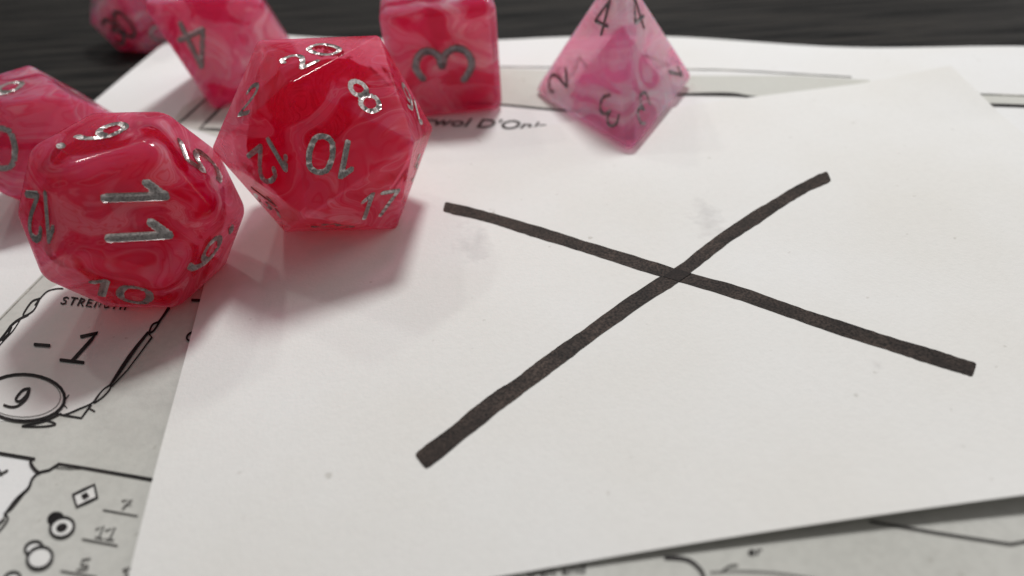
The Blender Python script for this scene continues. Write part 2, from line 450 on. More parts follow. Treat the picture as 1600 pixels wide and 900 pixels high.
def ell(cx, cy, rx, ry, rot=0.0, n=28):
    c, s = math.cos(rot), math.sin(rot)
    return [(cx + rx * math.cos(a) * c - ry * math.sin(a) * s, cy + rx * math.cos(a) * s + ry * math.sin(a) * c) for a in (2 * math.pi * k / n for k in range(n))]
Z5 = lambda x, y: (x / 3.4625, 430 + y / 3.4625)
Z6 = lambda x, y: (x / 3.4625, 640 + y / 3.4625)
def z5(*a): return [Z5(a[i], a[i + 1]) for i in range(0, len(a), 2)]
def z6(*a): return [Z6(a[i], a[i + 1]) for i in range(0, len(a), 2)]

# grey printed ground of the sheet, with its white margin on the left
patch('printed_panel', [(100, 388), (66, 428), (30, 464), (-8, 503), (-60, 566), (-60, 699), (48, 719), (60, 738), (43, 761), (26, 779), (9, 802), (-20, 838), (-60, 960), (700, 1000), (1660, 960), (1660, 780), (1500, 700), (420, 470), (300, 380)], M_GREY, sheet)
ribbon('printed_rule', [(104, 388), (70, 428), (34, 464), (-4, 503)], 1.6, M_LINK, sheet)
# ability score box
abil = patch('ability_box', z5(255, 82, 330, 40, 700, 60, 950, 60, 905, 190, 860, 245, 805, 310, 700, 450, 600, 590, 555, 640, 500, 705, 430, 730, 330, 760, 200, 790, 0, 790, -300, 700, -150, 420, 0, 365, 40, 300, 105, 240, 155, 215, 215, 125), M_BOX, sheet, dz=0.0055)
R = lambda pts, w, mat=M_INK, **k: ribbon('box_outline', pts, w, mat, abil, dz=0.009, **k)
R(z5(340, 72, 300, 74, 255, 88, 215, 128, 190, 160), 2.4, smooth=True)
R(z5(215, 125, 175, 140, 140, 185, 125, 218, 150, 212, 185, 185, 215, 128), 2.6, smooth=True)
R(z5(150, 215, 100, 240, 60, 272, 40, 300, 0, 350, -60, 420), 3.6, smooth=True)
R(z5(108, 242, 70, 300, 28, 345, -30, 410), 1.8, smooth=True)
R(z5(62, 280, 45, 318, 12, 352), 3.0)
R(z5(912, 178, 880, 225, 858, 252), lambda t: 4.6 - 1.5 * t)
R(z5(862, 250, 825, 268, 808, 310, 835, 295, 870, 240), 3.0, smooth=True)
R(z5(800, 308, 822, 338, 800, 365), 2.6)
R(z5(800, 310, 740, 385, 700, 440, 660, 500, 600, 590), lambda t: 4.0 + 2.6 * math.sin(math.pi * t))
R(z5(818, 338, 770, 405, 690, 512, 606, 600), 2.2)
R(z5(600, 590, 560, 618, 520, 665, 510, 690, 560, 655, 595, 615, 600, 590), 2.6, smooth=True)
R(z5(540, 640, 500, 690, 430, 722, 345, 755, 300, 742), 2.8, smooth=True)
R(z5(345, 757, 440, 772, 492, 702), 3.2)
R(z5(478, 716, 512, 736), 2.4)
R(z5(330, 748, 260, 782, 200, 800, 118, 816, 230, 818, 300, 806, 262, 788, 205, 782), 2.8, smooth=True)
R(z5(372, 648, 345, 690, 362, 718), 1.6, smooth=True)
circ = [Z5(*p) for p in ell(128, 662, 222, 126, 0.02)]
cw = patch('score_circle', circ, M_BOX, sheet, dz=0.0095)
ribbon('circle_outline', circ, 4.8, M_INK, cw, closed=True, dz=0.013)
ribbon('circle_outline', [Z5(*p) for p in ell(122, 655, 206, 112, 0.02)], 1.0, M_GINK, cw, closed=True, dz=0.013)
ribbon('circle_outline', z5(350, 640, 352, 690, 318, 735, 270, 762), 1.4, M_INK, cw, smooth=True, dz=0.013)
def pen(pts, w, mat=M_INK, name='written_number', parent=None, **k): return ribbon(name, pts, w, mat, parent or sheet, dz=0.014, **k)
pen(z5(158, 612, 122, 622, 86, 668, 104, 682, 138, 655, 158, 618), 4.0, smooth=True)
pen(z5(160, 612, 146, 662, 100, 704, 60, 712, 22, 702), 3.8, smooth=True)
pen(z5(188, 374, 266, 380), 5.0)
o = pen(z5(440, 332, 528, 312, 388, 465), 5.6)
pen(z5(328, 458, 450, 472), 5.2)
# box heading, hand lettered
G_STRENGTH = 'STRENGTH'
LET = {'S': [[(.9, .85), (.5, 1), (.15, .8), (.3, .55), (.75, .45), (.8, .15), (.4, 0), (.05, .12)]], 'T': [[(0, 1), (1, .95)], [(.5, 1), (.45, 0)]],
       'R': [[(.1, 0), (.15, 1)], [(.15, 1), (.8, .85), (.7, .55), (.15, .5)], [(.35, .5), (.9, 0)]], 'E': [[(.9, 1), (.1, .95), (.1, 0), (.9, .02)], [(.1, .5), (.7, .5)]],
       'N': [[(.05, 0), (.1, 1), (.8, 0), (.9, 1)]], 'G': [[(.9, .85), (.4, 1), (.05, .5), (.4, 0), (.9, .15), (.9, .45), (.55, .45)]], 'H': [[(.1, 0), (.12, 1)], [(.85, 0), (.88, 1)], [(.1, .5), (.85, .5)]]}
for k, ch in enumerate(G_STRENGTH):
    ox, oy = 94 + 13.2 * k, 474.5 + 1.2 * k
    for st in LET[ch]:
        ribbon('box_heading', [(ox + 9.5 * a + 5 * b, oy - 11 * b + .9 * a) for a, b in st], 2.6, M_INK, abil, dz=0.012)
# loop and dash at the note's edge
pen(z5(1072, 388, 1050, 372, 1058, 345, 1076, 322, 1050, 306, 1018, 320, 1012, 345, 1040, 356, 1066, 340), 3.0, smooth=True, name='printed_mark')
pen(z5(1040, 134, 1130, 138), 4.4, name='printed_mark')
# lower panel
ribbon('panel_outline', z6(-80, 222, 0, 235, 185, 266), 4.6, M_INK, sheet, dz=0.009)
ribbon('panel_outline', z6(168, 268, 168, 295, 190, 325, 212, 342), 5.2, M_INK, sheet, smooth=True, dz=0.009)
ribbon('panel_outline', z6(205, 340, 268, 325, 318, 292, 400, 305, 480, 318, 850, 382), lambda t: 3.6 + 1.4 * t, M_INK, sheet, dz=0.009)
ribbon('panel_outline', z6(300, 312, 370, 318, 440, 316), 1.6, M_INK, sheet, dz=0.009)
ribbon('panel_outline', z6(208, 340, 175, 372, 152, 425, 88, 484, 34, 555, 24, 580), lambda t: 2.6 + 1.6 * math.sin(3.1 * t), M_INK, sheet, smooth=True, dz=0.009)
ribbon('panel_outline', z6(150, 425, 118, 470, 60, 540, 42, 545, 70, 500, 100, 470), 2.2, M_INK, sheet, smooth=True, dz=0.009)
ribbon('panel_outline', z6(24, 560, 42, 592, 10, 640, -40, 690), 3.2, M_INK, sheet, smooth=True, dz=0.009)
ribbon('panel_outline', z6(20, 595, -10, 620), 4.2, M_INK, sheet, dz=0.009)
ribbon('printed_mark', z6(-30, 360, 8, 345, 40, 328), 3.4, M_GINK, sheet, dz=0.009)
ribbon('printed_mark', z6(-8, 322, 12, 352), 2.4, M_GINK, sheet, dz=0.009)
ic = patch('diamond_icon', z6(395, 460, 510, 405, 525, 475, 415, 525), M_BOX, sheet, dz=0.006)
ribbon('icon_outline', z6(395, 460, 510, 405, 525, 475, 415, 525), 4.4, M_INK, ic, closed=True, dz=0.010)
patch('icon_centre', z6(438, 462, 468, 446, 484, 468, 452, 486), M_INK, ic, dz=0.013)
ic = patch('ring_icon', [Z6(*p) for p in ell(302, 592, 48, 40, -.3)], M_INK, sheet, dz=0.006)
ic2 = patch('ring_face', [Z6(*p) for p in ell(336, 636, 66, 52, -.35)], M_BOX, ic, dz=0.010)
ribbon('icon_outline', [Z6(*p) for p in ell(336, 636, 66, 52, -.35)], 4.4, M_INK, ic, closed=True, dz=0.013)
patch('icon_centre', [Z6(*p) for p in ell(334, 638, 32, 23, -.4)], M_INK, ic, dz=0.0135)
ic = patch('double_ring_icon', [Z6(*p) for p in ell(182, 748, 48, 34, -.35)], M_BOX, sheet, dz=0.006)
ribbon('icon_outline', [Z6(*p) for p in ell(182, 748, 48, 34, -.35)], 4.4, M_INK, ic, closed=True, dz=0.010)
patch('ring_face', [Z6(*p) for p in ell(215, 800, 68, 55, -.4)], M_BOX, ic, dz=0.0135)
ribbon('icon_outline', [Z6(*p) for p in ell(215, 800, 70, 56, -.4)], 4.4, M_INK, ic, closed=True, dz=0.017)
ic = patch('double_ring_icon', [Z6(*p) for p in ell(66, 912, 44, 32, -.35)], M_BOX, sheet, dz=0.006)
ribbon('icon_outline', [Z6(*p) for p in ell(66, 912, 44, 32, -.35)], 4.4, M_INK, ic, closed=True, dz=0.010)
gp = lambda pts, w=2.5, **k: ribbon('printed_number', pts, w, M_GINK, sheet, dz=0.009, **k)
gp(z6(662, 492, 716, 486, 664, 535)); gp(z6(672, 514, 712, 516), 1.2)
gp(z6(560, 543, 742, 575), name_ := 2.6)
gp(z6(520, 648, 562, 630, 535, 694)); gp(z6(516, 690, 556, 699), 2.2)
gp(z6(572, 655, 624, 636, 592, 702)); gp(z6(570, 700, 614, 706), 2.2)
gp(z6(446, 700, 634, 735), 2.6)
gp(z6(488, 806, 448, 812)); gp(z6(448, 812, 440, 842, 472, 842, 466, 862, 418, 866), smooth=True)
gp(z6(330, 872, 520, 905), 2.6)
gp(z6(706, 858, 668, 866, 682, 882, 694, 900, 660, 915), smooth=True)

# header band, its rules and the character's name
def hdr(pts): return pts
patch('header_band', [(560, 108), (784, 107), (900, 111), (1077, 118), (1242, 118), (1357, 125), (1390, 140), (1390, 160), (1180, 152), (1060, 149), (960, 172), (880, 171), (784, 163), (560, 150)], M_BAND, sheet, dz=0.004)
ribbon('header_rule', [(560, 150), (700, 158), (784, 163), (880, 172), (960, 175)], 2.2, M_INK, sheet, smooth=True, dz=0.008)
ribbon('header_rule', [(1000, 150), (1077, 147), (1140, 147), (1178, 151), (1260, 156)], lambda t: 1.8 + 3.4 * math.sin(math.pi * min(1, t * 1.1)) ** 3, M_INK, sheet, smooth=True, dz=0.008)
ribbon('header_rule', [(600, 104), (784, 104), (1077, 108), (1155, 110), (1330, 120)], 1.6, M_LINK, sheet, smooth=True, dz=0.008)
patch('header_band', [(1490, 150), (1540, 149), (1600, 151), (1700, 156), (1700, 166), (1600, 163), (1552, 161), (1490, 160)], M_BAND, sheet, dz=0.004)
ribbon('header_rule', [(1500, 162), (1556, 164), (1600, 165.5), (1700, 169)], 4.2, M_INK, sheet, smooth=True, dz=0.008)
ribbon('header_rule', [(1500, 146), (1540, 147), (1600, 149), (1700, 153)], 2.0, M_LINK, sheet, smooth=True, dz=0.008)
patch('header_band', [(286, 166), (312, 150), (352, 158), (400, 170), (400, 215), (345, 215), (298, 200), (270, 190)], M_BAND, sheet, dz=0.004)
ribbon('header_rule', [(322, 154), (287, 186), (260, 205)], 3.2, M_GINK, sheet, dz=0.008)
ribbon('header_rule', [(352, 160), (337, 176), (312, 201), (352, 203), (400, 207)], 4.2, M_GINK, sheet, dz=0.008)

def print_text(body, px, py, sx, sy, slope, mat, name='printed_letter', shear=0.0):
    cu = bpy.data.curves.new('t', 'FONT'); cu.body = body; cu.size = 1.0; cu.resolution_u = 3; cu.shear = shear; cu.offset = 0.012
    o = bpy.data.objects.new('t', cu); C.objects.link(o)
    dg = bpy.context.evaluated_depsgraph_get(); dg.update()
    me = bpy.data.meshes.new_from_object(o.evaluated_get(dg))
    bpy.data.objects.remove(o); me.materials.clear()
    for v in me.vertices:
        x, y = v.co.x, v.co.y
        v.co = sheet_at(px + x * sx, py + slope * x * sx - y * sy, 0.009)
    bm = bmesh.new(); bm.from_mesh(me); bm.verts.ensure_lookup_table(); seen = set()
    for v0 in list(bm.verts):
        if v0 in seen: continue
        st = [v0]; isl = []
        while st:
            v = st.pop()
            if v in seen: continue
            seen.add(v); isl.append(v); st += [e.other_vert(v) for e in v.link_edges]
        ix = {v: i for i, v in enumerate(isl)}
        fs = [[ix[v] for v in f_.verts] for f_ in {f_ for v in isl for f_ in v.link_faces}]
        link(name, mesh_from(name, [v.co for v in isl], fs), sheet, mat)
    bm.free(); bpy.data.meshes.remove(me)
print_text("arwol D'Oniar", 642, 194, 38.5, 19.5, 0.045, M_GINK, shear=0.35)
print_text('Proficiency, trait and', 690, 915, 27, 20, -0.09, M_GINK)
print_text('er', 1168, 868, 26, 20, -0.06, M_INK)
ribbon('printed_mark', [(1040, 871), (1062, 872), (1080, 877), (1096, 892), (1100, 905)], 6.0, M_INK, sheet, smooth=True, dz=0.009)
ribbon('printed_mark', [(1128, 893), (1140, 884), (1152, 883)], 3.0, M_GINK, sheet, smooth=True, dz=0.009)
ribbon('printed_mark', [(1110, 894), (1160, 892), (1230, 897), (1330, 915)], 2.0, M_GINK, sheet, smooth=True, dz=0.009)
ribbon('printed_mark', [(1360, 815), (1405, 822), (1463, 832), (1579, 850), (1640, 838)], 3.6, M_INK, sheet, dz=0.009)

# marker cross on the note
def wob(a, b, n, amp, seed, bow=0.0):
    rnd = random.Random(seed); out = []
    d = np.array(b) - np.array(a); nr = np.array([-d[1], d[0]]) / np.linalg.norm(d)
    for k in range(n + 1):
        t = k / n; p = np.array(a) + d * t + nr * (rnd.uniform(-amp, amp) + bow * math.sin(math.pi * t)); out.append(tuple(p))
    return out
s1 = [(697, 324), (760, 339), (850, 366), (940, 394), (1060, 431), (1160, 460), (1265, 497), (1370, 531), (1450, 556), (1518, 577)]
s2 = [(1292, 277), (1250, 297), (1200, 328), (1130, 374), (1060, 428), (1000, 466), (912, 529), (860, 567), (812, 603), (768, 634), (720, 673), (662, 718)]
def w1(t): return 15.5 + 7.5 * t + 0.8 * math.sin(t * 37)
def w2(t): return 16 + 14.5 * t + 1.0 * math.sin(t * 31 + 1) + 0.7 * math.sin(t * 67)
def marker(pts, w, dz, seed, cap):
    o = ribbon('marker_stroke', pts, w, M_MARKER, note, at=note_at, smooth=True, n=10, dz=dz, rough=0.45, seed=seed, round_ends=True, cap=0.45)
    return o
INK[0] = 0; marker(s1, w1, 0.004, 3, None)
INK[0] = 0; marker(s2, w2, 0.0065, 4, None)
_c, _d1, _d2 = np.array([1058.0, 430.5]), np.array([.957, .29]) * 13.2, np.array([.83, -.56]) * 11.6
patch('stroke_overlap', [tuple(_c + _d1 + _d2), tuple(_c + _d1 - _d2), tuple(_c - _d1 - _d2), tuple(_c - _d1 + _d2)], M_MARKER2, note, at=note_at, dz=0.0105)

# ------------------------------------------------------------------ dice
def rest(V, dn):
    q = Vector(dn).rotation_difference(Vector((0, 0, -1)))
    W = [q @ Vector(v) for v in V]; mz = min(w.z for w in W)
    return [Vector((w.x, w.y, w.z - mz)) for w in W]
phi = (1 + 5 ** .5) / 2
def poly_faces(V):
    """faces of a convex polyhedron as (normal, centre, ordered vertex ids)"""
    n = len(V); out = []
    cen = sum(V, Vector()) / n
    bm = bmesh.new(); vs_ = [bm.verts.new(v) for v in V]
    bmesh.ops.convex_hull(bm, input=bm.verts[:]); bm.normal_update()
    nrm = []
    for f_ in bm.faces:
        nn = f_.normal.copy()
        if nn.dot(f_.calc_center_median() - cen) < 0: nn = -nn
        if not any(nn.dot(q) > 0.9999 for q in nrm): nrm.append(nn)
    bm.free()
    for nn in nrm:
        d = max(v.dot(nn) for v in V); ids = [i for i, v in enumerate(V) if v.dot(nn) > d - 1e-3]
        c = sum((V[i] for i in ids), Vector()) / len(ids)
        ax = (V[ids[0]] - c).normalized(); ay = nn.cross(ax)
        ids.sort(key=lambda i: math.atan2((V[i] - c).dot(ay), (V[i] - c).dot(ax)))
        out.append((nn, c, ids))
    return out

def rounded_body(V, faces, r):
    """convex body with every edge and corner rounded to radius r, as analytic normals on a hull"""
    # inner vertices: planes moved in by r
    inner = {}
    for i in range(len(V)):
        ns = [f_[0] for f_ in faces if i in f_[2]]; ds = [V[i].dot(nn) - r for nn in ns]
        A = np.array([list(nn) for nn in ns]); p = np.linalg.lstsq(A, np.array(ds), rcond=None)[0]
        inner[i] = (Vector(p), ns)
    bm = bmesh.new()
    K = 3
    for i, (p, ns) in inner.items():
        # order the normals round the vertex
        m = sum(ns, Vector()).normalized(); ax = (ns[0] - m * m.dot(ns[0])).normalized(); ay = m.cross(ax)
        ns = sorted(ns, key=lambda q: math.atan2(q.dot(ay), q.dot(ax)))
        dirs = list(ns) + [m]
        for a in range(len(ns)):
            b = (a + 1) % len(ns)
            for s in range(1, K + 1): dirs.append((ns[a] * (1 - s / (K + 1)) + ns[b] * (s / (K + 1))).normalized())
            for s in range(0, K + 1):
                e = (ns[a] * (1 - s / (K + 1)) + ns[b] * (s / (K + 1))).normalized()
                dirs.append((e + m).normalized()); 
        for d in dirs: bm.verts.new(p + d * r)
    bmesh.ops.remove_doubles(bm, verts=bm.verts[:], dist=1e-4)
    g_ = bmesh.ops.convex_hull(bm, input=bm.verts[:])
    lo = [v for v in bm.verts if not v.link_faces]
    if lo: bmesh.ops.delete(bm, geom=lo, context='VERTS')
    bmesh.ops.dissolve_limit(bm, angle_limit=math.radians(0.05), verts=bm.verts[:], edges=bm.edges[:])
    bmesh.ops.recalc_face_normals(bm, faces=bm.faces[:])
    me = bpy.data.meshes.new('die_body'); bm.to_mesh(me); bm.free()
    return me

DIG = {
 '0': [[(.0, .5), (.22, .4), (.3, .1), (.3, -.1), (.22, -.4), (0, -.5), (-.22, -.4), (-.3, -.1), (-.3, .1), (-.22, .4), (0, .5)]],
 '1': [[(.08, -.5), (.08, .5), (-.17, .2)]],
 '2': [[(-.28, .27), (-.2, .44), (0, .5), (.2, .43), (.27, .25), (.15, 0), (-.28, -.46)], [(-.28, -.46), (.3, -.46)]],
 '3': [[(-.26, .38), (-.05, .5), (.18, .42), (.25, .25), (.15, .08), (-.04, .03), (.18, -.04), (.29, -.24), (.18, -.44), (-.05, -.5), (-.3, -.36)]],
 '4': [[(.14, -.5), (.14, .5), (-.3, -.2), (.34, -.2)]],
 '5': [[(.26, .47), (-.2, .47)], [(-.2, .47), (-.25, .05), (.02, .12), (.24, 0), (.28, -.22), (.14, -.44), (-.08, -.5), (-.3, -.38)]],
 '6': [[(.22, .48), (-.05, .34), (-.25, .03), (-.27, -.22), (-.15, -.45), (.04, -.5), (.23, -.4), (.28, -.2), (.18, -.01), (0, .05), (-.2, -.03)]],
 '7': [[(-.28, .46), (.28, .46), (-.06, -.5)]],
 '8': [[(0, .02), (-.2, .13), (-.23, .3), (-.14, .45), (0, .5), (.14, .45), (.23, .3), (.2, .13), (0, .02), (-.24, -.1), (-.29, -.27), (-.18, -.45), (0, -.5), (.18, -.45), (.29, -.27), (.24, -.1), (0, .02)]],
 '9': [[(-.22, -.48), (.05, -.34), (.25, -.03), (.27, .22), (.15, .45), (-.04, .5), (-.23, .4), (-.28, .2), (-.18, .01), (0, -.05), (.2, .03)]],
 '.': [[(0, -.46), (.001, -.46)]],
}
SM = set('02356898')
def glyphs(txt, h, adv=0.72):
    """polyline strokes (list of Nx2 arrays), centred"""
    out = []; n = len(txt.replace('.', ''))
    x = -(n - 1) * adv / 2
    for ch in txt:
        if ch == '.':      # a dot under the digit's foot, as on a 9 or a 6
            out.append(np.array([(x - adv - .06, -.88), (x - adv + .10, -.88)]) * h); continue
        a = adv * (0.8 if ch == '1' and n > 1 else 1)
        for st in DIG[ch]:
            p = crom([(q[0] * 1.0, q[1]) for q in st], 5) if ch in '0235689' and len(st) > 3 else st
            out.append(np.array([(q[0] + x, q[1]) for q in p]) * h)
        x += adv
    return out

def groove(strokes, w, depth, cell):
    """height field of an engraved figure: (top verts 2D, depth per vert, quads)"""
    allp = np.concatenate(strokes); lo = allp.min(0) - w - 2 * cell; hi = allp.max(0) + w + 2 * cell
    nx = int((hi[0] - lo[0]) / cell) + 1; ny = int((hi[1] - lo[1]) / cell) + 1
    X, Y = np.meshgrid(lo[0] + np.arange(nx + 1) * cell, lo[1] + np.arange(ny + 1) * cell)
    def sdf(X, Y):
        D = np.full(X.shape, 9.0)
        for st in strokes:
            for a, b in zip(st[:-1], st[1:]):
                d = b - a; L2 = d @ d + 1e-12
                t = np.clip(((X - a[0]) * d[0] + (Y - a[1]) * d[1]) / L2, 0, 1)
                D = np.minimum(D, np.hypot(X - a[0] - t * d[0], Y - a[1] - t * d[1]))
        return D
    S = sdf(X, Y)
    inn = (S[:-1, :-1] < w) & (S[1:, :-1] < w) & (S[:-1, 1:] < w) & (S[1:, 1:] < w)
    # no corner-to-corner pinches
    for _ in range(3):
        p1 = inn[:-1, :-1] & inn[1:, 1:] & ~inn[1:, :-1] & ~inn[:-1, 1:]
        p2 = ~inn[:-1, :-1] & ~inn[1:, 1:] & inn[1:, :-1] & inn[:-1, 1:]
        for j, i in np.argwhere(p1 | p2): inn[j:j + 2, i:i + 2] = True
    idx = {}; vx = []; quads = []
    def vid(j, i):
        if (j, i) not in idx: idx[(j, i)] = len(vx); vx.append([X[j, i], Y[j, i]])
        return idx[(j, i)]
    for j, i in np.argwhere(inn): quads.append((vid(j, i), vid(j, i + 1), vid(j + 1, i + 1), vid(j + 1, i)))
    from collections import Counter
    ec = Counter()
    for q in quads:
        for k in range(4): ec[frozenset((q[k], q[(k + 1) % 4]))] += 1
    bedge = []
    for q in quads:
        for k in range(4):
            a, b = q[k], q[(k + 1) % 4]
            if ec[frozenset((a, b))] == 1: bedge.append((a, b))
    bset = sorted({a for e in bedge for a in e})
    P = np.array(vx)
    B = P[bset]; e = cell * .2
    for _ in range(2):
        s0 = sdf(B[:, 0], B[:, 1]); gx = (sdf(B[:, 0] + e, B[:, 1]) - sdf(B[:, 0] - e, B[:, 1])) / (2 * e); gy = (sdf(B[:, 0], B[:, 1] + e) - sdf(B[:, 0], B[:, 1] - e)) / (2 * e)
        gg = np.maximum(gx ** 2 + gy ** 2, .3); st = np.clip((w - s0), -cell, cell)
        B = B + np.c_[gx, gy] * np.clip(st / gg, -.55 * cell, .55 * cell)[:, None] * .8
    P[bset] = B
    s = np.minimum(sdf(P[:, 0], P[:, 1]) / w, 1); d = 0.004 + depth * np.sqrt(np.maximum(0, 1 - s ** 2))
    d[bset] = 0.004
    return P, d, quads, bedge

def make_die(name, V, faces, nums, label, mats, silver, r, h, stroke, depth, loc, rot, scale, cell=0.02, core=0.90, core_c=None, group='pink dice of one set'):
    """nums: {face index: (text, up direction in the die's frame, (dx, dy), h scale)}"""
    root = bpy.data.objects.new(name, None); C.objects.link(root); root.empty_display_size = 0.4
    root.location = loc; root.rotation_euler = rot
    V = [v * scale for v in V]; faces = [(nn, c * scale, ids) for nn, c, ids in faces]
    mat, core_mat = mats
    body_me = rounded_body(V, faces, r)
    bm = bmesh.new(); bm.from_mesh(body_me); bmesh.ops.triangulate(bm, faces=bm.faces[:]); bm.normal_update()
    lin = []
    for fi, entries in nums.items():
        nn, c, ids = faces[fi]
        flat = [f_ for f_ in bm.faces if all(abs((v.co - c).dot(nn)) < 3e-5 for v in f_.verts)]
        ax = (V[ids[0]] - c).normalized(); ay = nn.cross(ax)
        loop = {v for f_ in flat for v in f_.verts}
        loop = sorted(loop, key=lambda v: math.atan2((v.co - c).dot(ay), (v.co - c).dot(ax)))
        poly = np.array([((v.co - c).dot(ax), (v.co - c).dot(ay)) for v in loop])
        tan = np.roll(poly, -1, 0) - poly; tan /= np.linalg.norm(tan, axis=1)[:, None] + 1e-12; inw = np.c_[-tan[:, 1], tan[:, 0]]
        bmesh.ops.delete(bm, geom=flat, context='FACES_ONLY')
        co = [Vector(q) for q in poly]; bverts = list(loop); cedges = [(i, (i + 1) % len(loop)) for i in range(len(loop))]
        holes = []; pend = []
        for (txt, up, off, hs) in entries:
            up = Vector(up); up = (up - nn * nn.dot(up)).normalized(); rt = up.cross(nn)
            ra = np.array([rt.dot(ax), rt.dot(ay)]); ua = np.array([up.dot(ax), up.dot(ay)])
            for _ in range(12):
                P, d, quads, bedge = groove(glyphs(txt, h * hs, 0.95 if (txt == '20' and len(V) == 12) else 0.72), stroke * min(1, hs) ** .5, depth, cell)
                Q = P[:, :1] * ra + P[:, 1:] * ua + off[0] * ra + off[1] * ua
                # slack of every point to every side of the flat
                sl = ((Q[:, None, :] - poly[None]) * inw[None]).sum(2).min()
                if sl > 0.006: break
                off = (off[0] * .8, off[1] * .8); hs *= .965
            P3 = [c + ax * q[0] + ay * q[1] for q in Q]
            bs = sorted({i for e in bedge for i in e}); bset = set(bs)
            gv = {i: bm.verts.new(P3[i] if i in bset else P3[i] - nn * d[i]) for i in range(len(P3))}
            n0 = len(co); mp = {i: n0 + k for k, i in enumerate(bs)}
            for i in bs: co.append(Vector(Q[i])); bverts.append(gv[i])
            cedges += [(mp[a], mp[b_]) for a, b_ in bedge]; holes.append(np.array([(Q[a], Q[b_]) for a, b_ in bedge]))
            for q in quads: bm.faces.new([gv[i] for i in q])
            lin.append(mesh_from('number', [P3[i] - nn * (d[i] if i not in bset else 0.0) + nn * 0.003 for i in range(len(P3))], quads, True))
        from mathutils.geometry import delaunay_2d_cdt
        vo, eo, fo, ov, oe, of = delaunay_2d_cdt(co, cedges, [], 1, 1e-7, True)
        vm = []
        for k, v in enumerate(vo):
            if ov[k]: vm.append(bverts[ov[k][0]])
            else: vm.append(bm.verts.new(c + ax * v.x + ay * v.y))
        for f_ in fo:
            cc = np.mean([vo[i][:] for i in f_], axis=0); inside = False
            for hl in holes:
                x1, y1, x2, y2 = hl[:, 0, 0], hl[:, 0, 1], hl[:, 1, 0], hl[:, 1, 1]
                cr = ((y1 > cc[1]) != (y2 > cc[1])) & (cc[0] < (x2 - x1) * (cc[1] - y1) / (y2 - y1 + 1e-15) + x1)
                if cr.sum() % 2: inside = True
            if inside: continue
            vv = [vm[i] for i in f_]
            if len(set(vv)) < 3: continue
            if (Vector(vo[f_[1]]) - Vector(vo[f_[0]])).cross(Vector(vo[f_[2]]) - Vector(vo[f_[0]])) < 0: vv = vv[::-1]
            try: bm.faces.new(vv)
            except ValueError: pass
    bmesh.ops.delete(bm, geom=[e for e in bm.edges if not e.link_faces], context='EDGES')
    bmesh.ops.remove_doubles(bm, verts=bm.verts[:], dist=0.0008)
    bmesh.ops.holes_fill(bm, edges=[e for e in bm.edges if len(e.link_faces) == 1], sides=6)
    bad = sum(1 for e in bm.edges if len(e.link_faces) != 2)
    print(name, 'faces', len(bm.faces), 'open edges', bad)
    bm.to_mesh(body_me); bm.free()
    body = link('die_body', body_me, root, mat)
    me = body.data; me.name = 'die_body'
    for p in me.polygons: p.use_smooth = True
    me.set_sharp_from_angle(angle=math.radians(34))
    wn = body.modifiers.new('wn', 'WEIGHTED_NORMAL'); wn.keep_sharp = True; wn.weight = 100; wn.mode = 'FACE_AREA'
    # clouded ink mass inside
    cc = sum(V, Vector()) / len(V) if core_c is None else Vector(core_c) * scale
    bc = bmesh.new(); bmesh.ops.create_icosphere(bc, subdivisions=5, radius=1.0)
    from mathutils import noise
    off3 = Vector((len(V) * 1.7, scale * 9.1, 3.3))
    for v in bc.verts:
        d_ = v.co.normalized(); acc = 0.0
        for nn, c, ids in faces: acc += max(0.0, nn.dot(d_) / max(1e-3, (c - cc).dot(nn))) ** 7
        rr = acc ** (-1 / 7) * core
        rr *= 1 + 0.07 * noise.noise(d_ * 2.2 + off3) - 0.05 * abs(noise.noise(d_ * 4.5 + off3))
        v.co = cc + d_ * rr
    mc = bpy.data.meshes.new('ink_cloud'); bc.to_mesh(mc); bc.free()
    for p in mc.polygons: p.use_smooth = True
    link('ink_cloud', mc, root, core_mat)
    for m_ in lin: link('number', m_, root, silver)
    tag(root, label, 'die', group)
    return root

def fidx(faces, V, *ids):
    for k, f_ in enumerate(faces):
        if all(i in f_[2] for i in ids): return k
def frame_face(V, faces, loc, rz, scale, rot=None):
    """for a face: turns an up direction in photograph pixels into the die's own frame"""
    Rm = (rot if rot is not None else Matrix.Rotation(rz, 3, 'Z'))
    def proj(P):
        c = ROT.transposed() @ (P - Vector((0, 0, CAM_H))); return np.array([800 + F_PX * c.x / -c.z, 450 - F_PX * c.y / -c.z])
    def up_of(fi, dx, dy):
        nn, c, ids = faces[fi]; c = c * scale
        ax = (V[ids[0]] * scale - c).normalized(); ay = nn.cross(ax)
        P0 = proj(Rm @ c + Vector(loc)); J = np.c_[proj(Rm @ (c + ax * .01) + Vector(loc)) - P0, proj(Rm @ (c + ay * .01) + Vector(loc)) - P0]
        s = np.linalg.solve(J, np.array([dx, dy], float)); return (ax * s[0] + ay * s[1]).normalized()
    def px(fi): return proj(Rm @ (faces[fi][1] * scale) + Vector(loc))
    def off_of(fi, up, tx, ty):
        """offset in (right, up) that carries the number's centre to pixel (tx, ty)"""
        nn, c, ids = faces[fi]; c = c * scale; rt = up.cross(nn)
        P0 = proj(Rm @ c + Vector(loc)); J = np.c_[proj(Rm @ (c + rt * .01) + Vector(loc)) - P0, proj(Rm @ (c + up * .01) + Vector(loc)) - P0]
        s = np.linalg.solve(J, np.array([tx, ty], float) - P0) * .01; return (float(np.clip(s[0], -.3, .3)), float(np.clip(s[1], -.3, .3)))
    return up_of, px, off_of, proj
def anyup(nn): 
    a = Vector((0.3, 0.5, 0.9)); return a - nn * nn.dot(a)

